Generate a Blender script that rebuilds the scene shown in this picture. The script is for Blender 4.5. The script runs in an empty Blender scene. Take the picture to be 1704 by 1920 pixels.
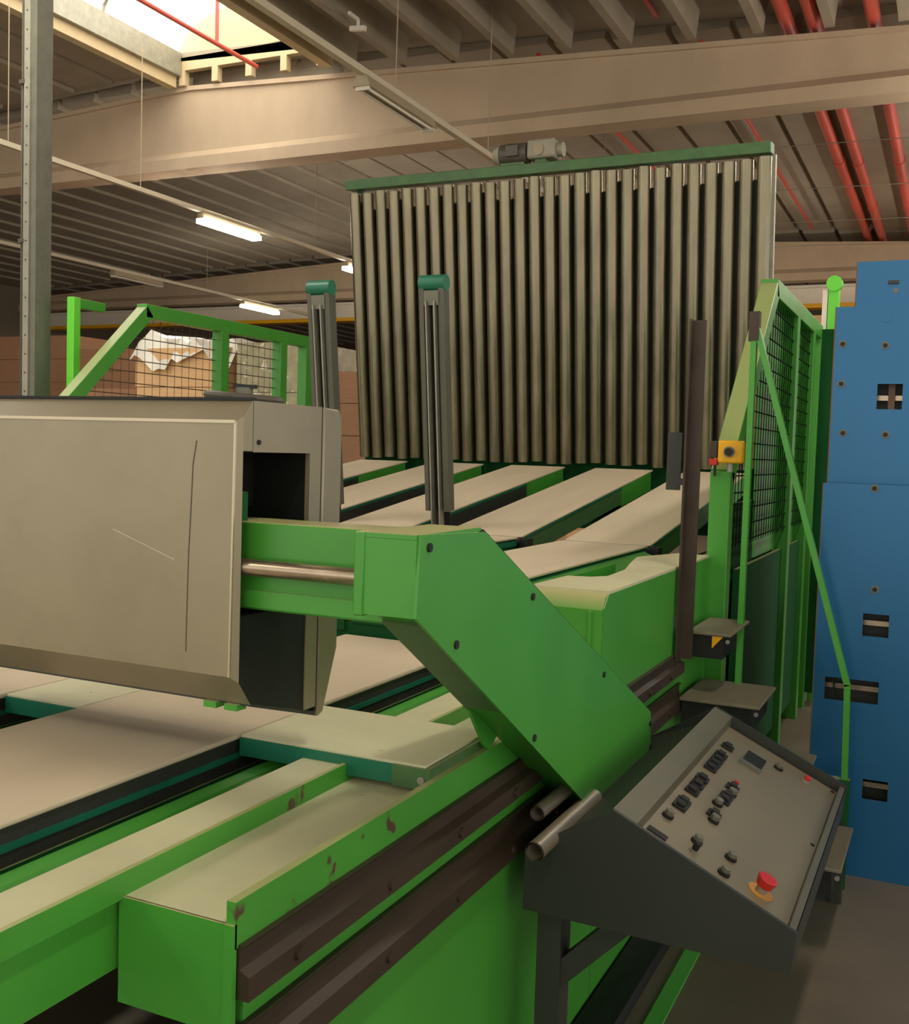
import bpy, math, random
from mathutils import Matrix, Vector
random.seed(7)
SC = bpy.context.scene
COL = SC.collection

# ------------------------------------------------------------------ camera
cam_d = bpy.data.cameras.new('camera')
cam_d.sensor_fit = 'VERTICAL'
cam_d.sensor_height = 36.0
cam_d.sensor_width = 36.0
cam_d.lens = 36.0 * 1980.06 / 1920.0
cam_d.clip_end = 300
cam = bpy.data.objects.new('camera', cam_d)
COL.objects.link(cam)
R = Matrix(((0.90334305, -0.05266993, 0.42567266),
            (0.42779259, 0.03876585, -0.90304524),
            (0.03106177, 0.99785925, 0.05755067)))
cam.matrix_world = Matrix.Translation((0, 0, 1.65)) @ R.to_4x4()
SC.camera = cam

# ------------------------------------------------------------------ world, exposure
w = bpy.data.worlds.new('world')
SC.world = w
w.use_nodes = True
bg = w.node_tree.nodes['Background']
bg.inputs[0].default_value = (1.0, 0.94, 0.84, 1)
bg.inputs[1].default_value = 1.05
SC.view_settings.view_transform = 'Standard'
SC.view_settings.look = 'None'
SC.view_settings.gamma = 1.0
SC.view_settings.use_curve_mapping = False
SC.view_settings.exposure = 0.44
SKY_E = 2.3        # glow of the daylight skylight
LAMP_E = 44.0      # glow of the fluorescent lamps


# ------------------------------------------------------------------ materials
def lin(c):
    c = c / 255.0
    return c / 12.92 if c <= 0.04045 else ((c + 0.055) / 1.055) ** 2.4


def rgb(r, g, b):
    return (lin(r), lin(g), lin(b), 1.0)


def mat(name, col, rough=0.5, metal=0.0, var=0.12, scale=6.0, stretch=(1, 1, 1), top_sheen=0.0,
        top_sheen_col=(205, 188, 140), bump=0.0, spots=None, spotcol=(90, 60, 45), coat=0.0, rvar=0.1, spec=0.5):
    m = bpy.data.materials.new(name)
    m.use_nodes = True
    nt = m.node_tree
    N, L = nt.nodes, nt.links
    b = N['Principled BSDF']
    b.inputs['Roughness'].default_value = rough
    b.inputs['Metallic'].default_value = metal
    b.inputs['Specular IOR Level'].default_value = spec
    if coat:
        b.inputs['Coat Weight'].default_value = coat
        b.inputs['Coat Roughness'].default_value = 0.15
    tc = N.new('ShaderNodeNewGeometry')
    mp = N.new('ShaderNodeMapping')
    mp.inputs['Scale'].default_value = stretch
    L.new(tc.outputs['Position'], mp.inputs['Vector'])
    no = N.new('ShaderNodeTexNoise')
    no.inputs['Scale'].default_value = scale
    no.inputs['Detail'].default_value = 6
    no.inputs['Roughness'].default_value = 0.62
    L.new(mp.outputs[0], no.inputs['Vector'])
    c = rgb(*col)
    ramp = N.new('ShaderNodeValToRGB')
    ramp.color_ramp.elements[0].position = 0.3
    ramp.color_ramp.elements[1].position = 0.7
    ramp.color_ramp.elements[0].color = tuple(x * (1 - var) for x in c[:3]) + (1,)
    ramp.color_ramp.elements[1].color = tuple(min(1, x * (1 + var)) for x in c[:3]) + (1,)
    L.new(no.outputs['Fac'], ramp.inputs[0])
    out = ramp.outputs[0]
    if spots:
        n2 = N.new('ShaderNodeTexNoise')
        n2.inputs['Scale'].default_value = spots[0]
        n2.inputs['Detail'].default_value = 3
        L.new(tc.outputs['Position'], n2.inputs['Vector'])
        r2 = N.new('ShaderNodeValToRGB')
        r2.color_ramp.elements[0].position = spots[1]
        r2.color_ramp.elements[1].position = spots[1] + 0.04
        L.new(n2.outputs['Fac'], r2.inputs[0])
        mx = N.new('ShaderNodeMixRGB')
        L.new(r2.outputs[0], mx.inputs[0])
        L.new(out, mx.inputs[1])
        mx.inputs[2].default_value = rgb(*spotcol)
        out = mx.outputs[0]
    if top_sheen > 0:   # ceiling reflection on glossy upward faces, put into the colour
        sp = N.new('ShaderNodeSeparateXYZ')
        L.new(tc.outputs['Normal'], sp.inputs[0])
        r3 = N.new('ShaderNodeMapRange')
        r3.inputs['From Min'].default_value = 0.5
        r3.inputs['From Max'].default_value = 0.85
        r3.inputs['To Max'].default_value = top_sheen
        L.new(sp.outputs['Z'], r3.inputs['Value'])
        mx = N.new('ShaderNodeMixRGB')
        L.new(r3.outputs[0], mx.inputs[0])
        L.new(out, mx.inputs[1])
        mx.inputs[2].default_value = rgb(*top_sheen_col)
        out = mx.outputs[0]
    L.new(out, b.inputs['Base Color'])
    if rvar:
        mr = N.new('ShaderNodeMapRange')
        mr.inputs['To Min'].default_value = max(0.02, rough - rvar)
        mr.inputs['To Max'].default_value = min(1, rough + rvar)
        L.new(no.outputs['Fac'], mr.inputs['Value'])
        L.new(mr.outputs[0], b.inputs['Roughness'])
    if bump:
        bp = N.new('ShaderNodeBump')
        bp.inputs['Strength'].default_value = bump
        bp.inputs['Distance'].default_value = 0.01
        L.new(no.outputs['Fac'], bp.inputs['Height'])
        L.new(bp.outputs[0], b.inputs['Normal'])
    return m


def glow(name, col, e):
    m = bpy.data.materials.new(name)
    m.use_nodes = True
    b = m.node_tree.nodes['Principled BSDF']
    b.inputs['Base Color'].default_value = (0.9, 0.9, 0.9, 1)
    b.inputs['Emission Color'].default_value = tuple(col) + (1,)
    b.inputs['Emission Strength'].default_value = e
    return m


M = dict(
    green=mat('green_paint', (74, 158, 56), 0.34, var=0.08, scale=3, top_sheen=0.75),
    green_chip=mat('green_paint_chipped', (74, 158, 56), 0.36, var=0.08, scale=3, top_sheen=0.6,
                   spots=(13, 0.615), spotcol=(92, 66, 54)),
    green_dark=mat('dark_green_paint', (28, 86, 44), 0.75, var=0.12, scale=3, top_sheen=0.3, spec=0.12),
    green_old=mat('worn_green_paint', (72, 110, 62), 0.5, var=0.2, scale=9, top_sheen=0.3, top_sheen_col=(160, 160, 110)),
    green_lit=mat('lit_green_paint', (110, 225, 60), 0.4, var=0.05, top_sheen=0.5),  # lit look of the green posts put into the colour
    green_plain=mat('green_paint_plain', (70, 158, 54), 0.4, var=0.08, scale=3),  # same green without the painted top sheen
    finger=mat('grey_finger_steel', (92, 92, 80), 0.45, metal=0.3, var=0.12),
    teal=mat('teal_paint', (26, 112, 84), 0.42, var=0.12, scale=5, spots=(14, 0.71), spotcol=(70, 90, 70)),
    tray=mat('dusty_pale_green_sheet', (206, 203, 164), 0.55, var=0.07, scale=5, spots=(26, 0.74), spotcol=(120, 110, 80)),
    belt=mat('beige_belt', (210, 194, 166), 0.75, var=0.05, scale=2.2, stretch=(3, 0.5, 1), rvar=0.05),
    dark=mat('dark_grey_side', (52, 54, 48), 0.5, var=0.15, scale=7),
    black=mat('black_rubber', (22, 23, 21), 0.6, var=0.1),
    rail=mat('rusty_brown_rail', (66, 54, 42), 0.5, var=0.25, scale=8, stretch=(1, 0.3, 1), metal=0.2),
    steel=mat('dull_stainless', (154, 143, 118), 0.30, metal=0.3, var=0.10, scale=3.5, rvar=0),
    scratch=mat('scratch', (88, 82, 66), 0.6, var=0.1),
    steel_edge=mat('bright_steel_edge', (200, 188, 160), 0.3, metal=0.6, var=0.05),
    roller=mat('scuffed_steel_roller', (136, 129, 106), 0.32, metal=0.85, var=0.22, scale=5, stretch=(2, 2, 0.35), rvar=0.1),
    rollerback=mat('dark_green_steel_back', (52, 62, 50), 0.5, metal=0.3, var=0.2, scale=5),
    tube=mat('plain_steel_tube', (176, 164, 142), 0.32, metal=0.6, var=0.06, scale=5),
    strip=mat('green_floor_paint', (96, 190, 80), 0.5, var=0.08),
    chrome=mat('worn_bare_tube', (176, 160, 138), 0.25, metal=0.85, var=0.2, scale=14),
    galv=mat('galvanised_steel', (158, 156, 140), 0.45, metal=0.4, var=0.15, scale=12),
    galvd=mat('galvanised_steel_darker', (118, 118, 104), 0.5, metal=0.4, var=0.15, scale=12),
    desk=mat('charcoal_desk_paint', (46, 49, 43), 0.5, var=0.06, scale=4),
    deskrim=mat('grey_desk_rim', (110, 105, 88), 0.45, metal=0.3, var=0.08),
    panel=mat('bare_alloy_panel', (142, 131, 106), 0.42, metal=0.35, var=0.07, scale=9),
    red=mat('red_plastic', (200, 40, 34), 0.35, var=0.05),
    redpipe=mat('red_pipe_paint', (206, 84, 68), 0.45, var=0.1, scale=4),
    yellow=mat('yellow_plastic', (240, 178, 20), 0.4, var=0.04),
    amber=mat('amber_cap', (206, 150, 70), 0.35, var=0.05),
    blue=mat('blue_gloss_paint', (36, 104, 150), 0.28, metal=0.3, var=0.05, scale=1.2, stretch=(1, 1, 0.4), rvar=0),
    edge=mat('brown_panel_edge', (112, 84, 66), 0.6, var=0.1),
    tread=mat('worn_grey_tread', (124, 114, 94), 0.6, var=0.15, scale=16, stretch=(2, 0.3, 1)),
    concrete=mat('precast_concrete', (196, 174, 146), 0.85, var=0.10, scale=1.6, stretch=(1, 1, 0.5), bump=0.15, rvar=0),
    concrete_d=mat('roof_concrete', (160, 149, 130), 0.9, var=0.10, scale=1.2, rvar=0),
    kerb=mat('cream_kerb', (206, 186, 146), 0.8, var=0.06, rvar=0),
    floor=mat('stained_concrete_floor', (122, 110, 94), 0.55, var=0.18, scale=1.8, spots=(1.3, 0.66), spotcol=(92, 76, 66)),
    wall=mat('dull_plaster_wall', (128, 116, 98), 0.9, var=0.08, scale=0.7, rvar=0),
    brick=mat('reddish_brown_wall', (112, 84, 66), 0.9, var=0.12, scale=0.9, rvar=0),
    card=mat('cardboard', (230, 186, 136), 0.85, var=0.07, scale=4, stretch=(1, 1, 12), rvar=0),
    card_d=mat('brown_cardboard', (164, 122, 90), 0.85, var=0.10, scale=4, stretch=(1, 1, 12), rvar=0),
    film=mat('white_stretch_film', (232, 226, 210), 0.3, var=0.08, scale=9, coat=0.3),
    filmg=mat('green_tinted_film', (160, 150, 112), 0.35, var=0.25, scale=7, spots=(8, 0.62), spotcol=(220, 208, 175), coat=0.3),
    wood=mat('pallet_wood', (150, 118, 80), 0.8, var=0.2, scale=8),
    white=mat('off_white_paint', (236, 228, 210), 0.6, var=0.04),
    fixture=mat('grey_lamp_housing', (176, 160, 132), 0.5, var=0.05),
    trunk=mat('pale_lamp_trunking', (206, 194, 168), 0.5, var=0.05),
    wire=mat('bare_wire', (70, 62, 48), 0.8, var=0.05),
    wireg=mat('dark_green_wire', (16, 36, 20), 0.9, var=0.05, spec=0.05),
    motor=mat('dark_motor_casing', (84, 78, 68), 0.5, var=0.1),
    gear=mat('grey_gearbox_casing', (150, 146, 126), 0.5, var=0.12),
    sky=glow('skylight_glow', (1.0, 0.97, 0.90), SKY_E),
    lamp=glow('fluorescent_glow', (1.0, 0.92, 0.79), LAMP_E),
)


# ------------------------------------------------------------------ mesh helpers
class MB:
    def __init__(s):
        s.v, s.f, s.mi, s.cur = [], [], [], 0

    def add(s, vs, fs):
        o = len(s.v)
        s.v += [tuple(p) for p in vs]
        s.f += [tuple(i + o for i in f) for f in fs]
        s.mi += [s.cur] * len(fs)
        return s

    def box(s, x0, x1, y0, y1, z0, z1):
        x0, x1 = min(x0, x1), max(x0, x1)
        y0, y1 = min(y0, y1), max(y0, y1)
        z0, z1 = min(z0, z1), max(z0, z1)
        return s.add([(x0, y0, z0), (x1, y0, z0), (x1, y1, z0), (x0, y1, z0), (x0, y0, z1), (x1, y0, z1), (x1, y1, z1), (x0, y1, z1)],
                     [(3, 2, 1, 0), (4, 5, 6, 7), (0, 1, 5, 4), (1, 2, 6, 5), (2, 3, 7, 6), (3, 0, 4, 7)])

    def prism(s, poly, axis, a, b):
        """poly: 2D points in the other two axes (x: (y,z), y: (x,z), z: (x,y))."""
        def p3(p, t):
            return (t, p[0], p[1]) if axis == 'x' else (p[0], t, p[1]) if axis == 'y' else (p[0], p[1], t)
        n = len(poly)
        ar = sum(poly[i][0] * poly[(i + 1) % n][1] - poly[(i + 1) % n][0] * poly[i][1] for i in range(n))
        if (ar < 0) != (axis == 'y'):
            poly = poly[::-1]
        vs = [p3(p, a) for p in poly] + [p3(p, b) for p in poly]
        fs = [tuple(range(n))[::-1], tuple(range(n, 2 * n))]
        for i in range(n):
            j = (i + 1) % n
            fs.append((i, j, n + j, n + i))
        if a > b:
            fs = [f[::-1] for f in fs]
        return s.add(vs, fs)

    def cyl(s, p0, p1, r, n=16, r1=None, caps=True):
        p0, p1 = Vector(p0), Vector(p1)
        d = (p1 - p0).normalized()
        a = d.orthogonal().normalized()
        b = d.cross(a)
        r1 = r if r1 is None else r1
        vs = []
        for i in range(n):
            t = 2 * math.pi * i / n
            vs.append(p0 + (a * math.cos(t) + b * math.sin(t)) * r)
        for i in range(n):
            t = 2 * math.pi * i / n
            vs.append(p1 + (a * math.cos(t) + b * math.sin(t)) * r1)
        fs = [(i, (i + 1) % n, n + (i + 1) % n, n + i) for i in range(n)]
        if caps:
            fs += [tuple(range(n))[::-1], tuple(range(n, 2 * n))]
        return s.add(vs, fs)

    def bar(s, p0, p1, w, h, up=(0, 0, 1)):
        """rectangular bar, w across, h along 'up'."""
        p0, p1 = Vector(p0), Vector(p1)
        d = (p1 - p0).normalized()
        u = Vector(up)
        a = d.cross(u)
        if a.length < 1e-4:
            a = d.orthogonal()
        a.normalize()
        u = a.cross(d).normalized()
        vs = []
        for p in (p0, p1):
            for (i, j) in ((-1, -1), (1, -1), (1, 1), (-1, 1)):
                vs.append(p + a * (i * w / 2) + u * (j * h / 2))
        return s.add(vs, [(0, 1, 2, 3)[::-1], (4, 5, 6, 7), (0, 1, 5, 4), (1, 2, 6, 5), (2, 3, 7, 6), (3, 0, 4, 7)])

    def torus(s, c, R_, r, n=28, k=8, tilt=None):
        c = Vector(c)
        tilt = tilt or Matrix.Identity(3)
        vs, fs = [], []
        for i in range(n):
            t = 2 * math.pi * i / n
            for j in range(k):
                q = 2 * math.pi * j / k
                vs.append(c + tilt @ Vector(((R_ + r * math.cos(q)) * math.cos(t), (R_ + r * math.cos(q)) * math.sin(t), r * math.sin(q))))
        for i in range(n):
            for j in range(k):
                fs.append((i * k + j, ((i + 1) % n) * k + j, ((i + 1) % n) * k + (j + 1) % k, i * k + (j + 1) % k))
        return s.add(vs, fs)

    def path(s, pts, r, n=8):
        for a, b in zip(pts[:-1], pts[1:]):
            s.cyl(a, b, r, n)
        return s

    def plate_holes(s, x0, x1, z0, z1, y0, y1, holes):
        """upright plate in x-z with rectangular through holes (hx0,hx1,hz0,hz1)."""
        xs = sorted({x0, x1, *[h[0] for h in holes], *[h[1] for h in holes]})
        zs = sorted({z0, z1, *[h[2] for h in holes], *[h[3] for h in holes]})
        xs = [x for x in xs if x0 <= x <= x1]
        zs = [z for z in zs if z0 <= z <= z1]

        def solid(i, j):
            if not (0 <= i < len(xs) - 1 and 0 <= j < len(zs) - 1):
                return False
            cx, cz = (xs[i] + xs[i + 1]) / 2, (zs[j] + zs[j + 1]) / 2
            return not any(h[0] < cx < h[1] and h[2] < cz < h[3] for h in holes)
        for i in range(len(xs) - 1):
            for j in range(len(zs) - 1):
                if not solid(i, j):
                    continue
                a, b, c, d = xs[i], xs[i + 1], zs[j], zs[j + 1]
                s.add([(a, y0, c), (b, y0, c), (b, y0, d), (a, y0, d)], [(0, 1, 2, 3)])
                s.add([(a, y1, c), (b, y1, c), (b, y1, d), (a, y1, d)], [(3, 2, 1, 0)])
                if not solid(i - 1, j):
                    s.add([(a, y0, c), (a, y1, c), (a, y1, d), (a, y0, d)], [(3, 2, 1, 0)])
                if not solid(i + 1, j):
                    s.add([(b, y0, c), (b, y1, c), (b, y1, d), (b, y0, d)], [(0, 1, 2, 3)])
                if not solid(i, j - 1):
                    s.add([(a, y0, c), (b, y0, c), (b, y1, c), (a, y1, c)], [(3, 2, 1, 0)])
                if not solid(i, j + 1):
                    s.add([(a, y0, d), (b, y0, d), (b, y1, d), (a, y1, d)], [(0, 1, 2, 3)])
        return s

    def build(s, name, material, parent=None, bevel=0.0, smooth=True, loc=None):
        me = bpy.data.meshes.new(name)
        off = wloc(parent) if parent is not None else Vector(loc or (0, 0, 0))
        me.from_pydata([(p[0] - off[0], p[1] - off[1], p[2] - off[2]) for p in s.v], [], s.f)
        for m in (material if isinstance(material, (list, tuple)) else [material]):
            me.materials.append(M[m] if isinstance(m, str) else m)
        if any(s.mi):
            me.polygons.foreach_set('material_index', s.mi)
        me.validate()
        if smooth:
            me.polygons.foreach_set('use_smooth', [True] * len(me.polygons))
            me.set_sharp_from_angle(angle=math.radians(35))
        me.update()
        o = bpy.data.objects.new(name, me)
        COL.objects.link(o)
        if parent is not None:
            o.parent = parent
            o['_w'] = list(off)
        else:
            o.location = off
            o['_w'] = list(off)
        if bevel:
            md = o.modifiers.new('bevel', 'BEVEL')
            md.width = bevel
            md.segments = 2
            md.limit_method = 'ANGLE'
            md.angle_limit = math.radians(50)
        return o


def wloc(o):
    return Vector(o['_w'])


def thing(name, loc, label, cat, group=None):
    o = bpy.data.objects.new(name, None)
    o.empty_display_size = 0.1
    o.location = loc
    o['_w'] = list(loc)
    COL.objects.link(o)
    return tag(o, label, cat, group)


def tag(o, label=None, cat=None, group=None, kind=None):
    if label:
        o['label'] = label
    if cat:
        o['category'] = cat
    if group:
        o['group'] = group
    if kind:
        o['kind'] = kind
    return o


def struct(o):
    o['kind'] = 'structure'
    return o


# ================================================================== the setting
fl = struct(MB().box(-26, 10, -8, 40, -0.2, 0).build('floor', 'floor'))
tag(fl, 'stained grey brown concrete floor of the hall')


def beam_top(x):
    return 6.16 + 0.0505 * (-x) if x > -10 else 6.665 - 0.05 * (-10 - x)


DECK = 0.34
SKX0, SKX1, SKY0, SKY1 = -10.2, -7.72, -6.0, 12.0
# roof deck, with the opening of the skylight left free
dk = MB()


def deck(x0, x1, y0, y1):
    a, b = beam_top(x0) + DECK, beam_top(x1) + DECK
    dk.add([(x0, y0, a), (x1, y0, b), (x1, y1, b), (x0, y1, a), (x0, y0, a + .12), (x1, y0, b + .12), (x1, y1, b + .12), (x0, y1, a + .12)],
           [(3, 2, 1, 0), (4, 5, 6, 7), (0, 1, 5, 4), (1, 2, 6, 5), (2, 3, 7, 6), (3, 0, 4, 7)])


deck(-26, SKX0, -8, 40)
deck(SKX1, 10, -8, 40)
deck(SKX0, SKX1, SKY1, 40)
deck(SKX0, SKX1, -8, SKY0)
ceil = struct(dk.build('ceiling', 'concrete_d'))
tag(ceil, 'grey ribbed precast concrete roof above the machine')
BAYS = [(-8, 11.95), (12.35, 23.55), (23.95, 40)]
rib_x = [-2.17 - 0.73 * k for k in range(-14, 32)]
for (y0, y1) in BAYS:
    for x in rib_x:
        zt = beam_top(x)
        if y0 < 0 and SKX0 - 0.4 < x < SKX1 + 0.25:
            continue
        zb_ = zt + .22 if x < -10.2 else zt if y0 < 0 else zt + .24
        hb = .05 if zb_ == zt else .31
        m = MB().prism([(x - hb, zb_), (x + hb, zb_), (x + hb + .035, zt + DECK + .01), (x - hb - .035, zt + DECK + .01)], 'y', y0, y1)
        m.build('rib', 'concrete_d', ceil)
    # strip of roof over the beam between the ribs
for k, yb in enumerate((12.0, 23.6)):
    bm = MB()
    xs = [-26, -10, 10]
    for a, b in zip(xs[:-1], xs[1:]):
        za, zb = beam_top(a), beam_top(b)
        # web
        for (y0, y1, o0, o1) in ((yb + .10, yb + .26, None, None),):
            bm.add([(a, y0, 5.6), (b, y0, 5.6), (b, y1, 5.6), (a, y1, 5.6), (a, y0, za), (b, y0, zb), (b, y1, zb), (a, y1, za)],
                   [(3, 2, 1, 0), (4, 5, 6, 7), (0, 1, 5, 4), (1, 2, 6, 5), (2, 3, 7, 6), (3, 0, 4, 7)])
        # top flange
        bm.add([(a, yb + .06, za - .06), (b, yb + .06, zb - .06), (b, yb + .30, zb - .06), (a, yb + .30, za - .06),
                (a, yb + .06, za), (b, yb + .06, zb), (b, yb + .30, zb), (a, yb + .30, za)],
               [(3, 2, 1, 0), (4, 5, 6, 7), (0, 1, 5, 4), (1, 2, 6, 5), (2, 3, 7, 6), (3, 0, 4, 7)])
    bm.prism([(yb, 5.50), (yb + .36, 5.50), (yb + .36, 5.66), (yb + .26, 5.76), (yb + .10, 5.76), (yb, 5.66)], 'x', -26, 10)
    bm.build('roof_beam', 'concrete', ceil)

struct(MB().box(-26.2, -26, -8, 40, 0, 7.2).build('wall_left', 'wall'))
struct(MB().box(-26, 10, 40, 40.2, 0, 7.2).build('wall_far', 'brick'))

# skylight: kerbs, arched end wall, glowing barrel vault
sky = bpy.data.objects.new('window_1', None)
sky.location = (-8.95, 3, 6.6)
sky['_w'] = [-8.95, 3, 6.6]
COL.objects.link(sky)
struct(sky)
tag(sky, 'bright barrel vault skylight in the roof ridge')
MB().box(SKX0 - .12, SKX0 + .02, SKY0, 11.98, 6.63, 6.80).build('kerb', 'kerb', sky)
MB().box(SKX0 + .02, SKX0 + .10, SKY0, 11.98, 6.78, 7.10).build('upstand', 'galv', sky)
MB().box(SKX1 - .02, SKX1 + .12, SKY0, 11.98, 6.60, 6.78).build('kerb', 'kerb', sky)
MB().box(SKX1 - .10, SKX1 - .02, SKY0, 11.98, 6.78, 7.10).build('upstand', 'kerb', sky)
MB().box(SKX0, SKX1, 12.0, 12.1, 6.86, 7.04).build('end_rail', 'kerb', sky)
MB().box(SKX0, SKX1, 12.36, 12.44, 6.60, 6.90).build('end_back', 'concrete_d', sky)
for t in range(5):
    x = SKX0 + .1 + t * (SKX1 - SKX0 - .2) / 4
    MB().box(x - .05, x + .05, 12.0, 12.1, 6.66, 6.86).build('end_post', 'kerb', sky)
nseg = 14
cx, hw, rise = (SKX0 + SKX1) / 2, (SKX1 - SKX0) / 2, 0.62
arc = [(cx + hw * math.cos(math.pi * i / nseg), 7.06 + rise * math.sin(math.pi * i / nseg)) for i in range(nseg + 1)]
MB().prism(arc, 'y', 12.02, 12.08).build('arched_end', 'kerb', sky)
va = MB()
ys = [SKY0 + i * (12.05 - SKY0) / 12 for i in range(13)]
for a, b in zip(ys[:-1], ys[1:]):
    va = MB()
    for i in range(nseg):
        p, q = arc[i], arc[i + 1]
        va.add([(p[0], a + .01, p[1]), (q[0], a + .01, q[1]), (q[0], b - .01, q[1]), (p[0], b - .01, p[1])], [(0, 1, 2, 3)])
    va.build('pane', 'sky', sky)
for a in ys:
    rb = MB()
    for i in range(nseg):
        p, q = arc[i], arc[i + 1]
        rb.bar((p[0], a, p[1] + .02), (q[0], a, q[1] + .02), .05, .05)
    rb.build('glazing_bar', 'galv', sky)

# ================================================================== lower conveyor bed
A = -0.91
BELTS = [(-1.395 - .715 * k - .465, -1.395 - .715 * k) for k in range(5)]
bed = thing('conveyor_bed', (-2.8, 2.2, 0), 'long green conveyor bed with beige belts and brown guide rails in front', 'conveyor')


def part(parent, name, m, b=0.0, **k):
    def go(f):
        mb = MB()
        f(mb)
        return mb.build(name, m, parent, b)
    return go


MB().box(A - .02, A, 1.25, 2.98, 0.0, .93).build('side_panel', 'green', bed)
MB().box(A - .012, A + .004, 1.222, 3.0, .918, .988).build('side_flange', 'green_chip', bed)
for (z0, z1) in ((.840, .922), (.700, .798)):
    h = z1 - z0
    rl = MB().prism([(A, z0), (A + .024, z0), (A + .024, z0 + h * .45), (A + .007, z0 + h * .55), (A + .007, z0 + h * .88), (A + .016, z1), (A, z1)], 'y', 1.23, 3.97).build('guide_rail', 'rail', bed)
    for k in range(9):
        y = 1.36 + k * .3
        MB().cyl((A + .022, y, z0 + h * .25), (A + .030, y, z0 + h * .25), .011, 10).build('bolt', 'rail', rl)
MB().box(-1.12, A - .01, 1.226, 2.99, .935, .952).build('near_tray', 'tray', bed)
MB().box(-1.125, A + .002, 1.222, 1.228, .785, .952).build('end_plate', 'green', bed)
MB().box(A - .012, A + .004, 1.216, 1.226, .10, .955).build('end_angle', 'green', bed)
MB().box(-1.128, -1.118, .35, 3.1, .948, .990).build('tray_lip', 'green_chip', bed)
MB().box(-1.225, -1.120, .35, 3.1, .972, .986).build('left_tray', 'tray', bed)
MB().box(-1.15, -1.132, .35, 1.9, .835, .95).build('tray_side', 'green', bed)
MB().box(-1.345, -1.285, .3, 3.1, .90, .956).build('drive_shaft_guard', 'green_plain', bed, 0.012)
MB().box(-1.392, -1.255, .3, 3.1, .86, .875).build('gutter', 'dark', bed)
for k, (x0, x1) in enumerate(BELTS):
    fr = MB().box(x0 + .008, x1 - .008, .25, 3.08, .90, 1.0).build('belt_frame', 'dark', bed)
    MB().box(x1 - .009, x1 - .004, .25, 3.08, .957, .970).build('pinstripe', 'teal', fr)
    MB().box(x1 - .009, x1 - .003, .25, 3.08, .905, .93).build('lower_strip', 'green_dark', fr)
    MB().box(x0, x1, .22, 3.10, 1.0, 1.012).build('belt', 'belt', bed, 0.004)
    # cross plates that bridge the gaps between the belts
    xr = A - .022 if k == 0 else BELTS[k - 1][0]
    pl = MB().box(x1 + .003, xr - .003, 1.885, 2.205, .966, 1.0115).build('cross_plate', 'tray', bed, 0.002)
    MB().box(x1 + .003, xr - .003 - (.07 if k == 0 else 0), 1.880, 1.8855, .966, 1.006).build('plate_front', 'teal', pl)
    if k:
        MB().box(x1 + .02, xr - .02, .25, 3.1, .80, .86).build('inner_beam', 'green_dark', bed)
# end of the first cross plate
MB().box(A - .022, A - .012, 1.885, 2.19, .966, 1.008).build('plate_end', 'green_old', bed)
MB().box(A - .098, A - .012, 1.876, 1.886, .964, 1.007).build('plate_corner', 'green_old', bed)
MB().cyl((A - .03, 1.872, .984), (A - .03, 1.876, .984), .008, 10).build('bolt', 'galv', bed)
# middle frame and far side
MB().box(-4.84, -4.82, .3, 3.08, 0, .99).build('side_panel', 'green', bed)
for y in (.6, 2.6):
    MB().box(-4.82, -1.2, y, y + .12, .45, .78).build('cross_beam', 'green_dark', bed)
for x in (-1.25, -3.0, -4.5):
    for y in (.62, 2.62):
        MB().box(x - .05, x + .05, y, y + .1, 0, .45).build('leg', 'green_dark', bed)

# ================================================================== upper conveyor section with side housing
up = thing('raised_conveyor', (-2.8, 4.0, 0), 'raised green conveyor section with side housing behind the green arm', 'conveyor')
MB().prism([(3.03, 0), (4.45, 0), (4.45, 1.238), (3.03, 1.238), (2.985, 1.20), (2.985, 0)], 'x', A - .02, A).build('housing_side', 'green', up)
MB().prism([(2.98, .5), (3.0, .5), (3.0, 1.19), (3.012, 1.222), (3.05, 1.238), (3.05, 1.246), (3.005, 1.230), (2.98, 1.195)], 'x', -1.14, A - .004).build('housing_front', 'green', up)
MB().box(A - .045, A - .035, 2.972, 2.99, .75, 1.19).build('seam_strip', 'green', up)
MB().prism([(A, 3.03), (A, 4.45), (-1.04, 4.45), (-1.14, 4.16), (-1.09, 3.88), (-1.045, 3.66), (-1.035, 3.42), (-1.075, 3.36), (-1.15, 3.34), (-1.16, 3.03)],
           'z', 1.238, 1.247).build('housing_top', 'tray', up)
# concave green chute beside the belt, seen behind the sheet
ch = MB()
nn = 10
for i in range(nn):
    t0, t1 = i / nn, (i + 1) / nn
    f = lambda t: (-1.39 + .36 * t, 1.175 - .06 * math.sin(math.pi * t) + .045 * t)
    p, q = f(t0), f(t1)
    ch.add([(p[0], 3.05, p[1]), (q[0], 3.05, q[1]), (q[0], 5.2, q[1]), (p[0], 5.2, p[1])], [(0, 1, 2, 3)])
ch.build('chute', 'green_plain', up)
MB().box(-1.17, -1.165, 3.36, 3.95, 1.15, 1.235).build('chute_edge', 'green_plain', up)
for k, (x0, x1) in enumerate(BELTS):
    fr = MB().box(x0 + .008, x1 - .008, 3.12, 5.28, 1.05, 1.185).build('belt_frame', 'green_dark', up)
    MB().box(x1 - .009, x1 - .003, 3.12, 5.28, 1.15, 1.178).build('pinstripe', 'teal', fr)
    MB().box(x0, x1, 3.10, 5.29, 1.185, 1.197).build('belt', 'belt', up, 0.004)
    if k:
        MB().box(x1 + .02, BELTS[k - 1][0] - .02, 3.12, 5.0, 1.02, 1.10).build('inner_beam', 'green_dark', up)
MB().box(-4.82, -1.16, 3.13, 3.2, .3, 1.05).build('front_plate', 'green_dark', up)
MB().box(-4.84, -4.82, 3.1, 5.30, 0, 1.24).build('side_panel', 'green', up)
MB().box(A - .04, A - .02, 4.45, 5.30, 0, 1.10).build('side_panel', 'green_dark', up)
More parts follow.
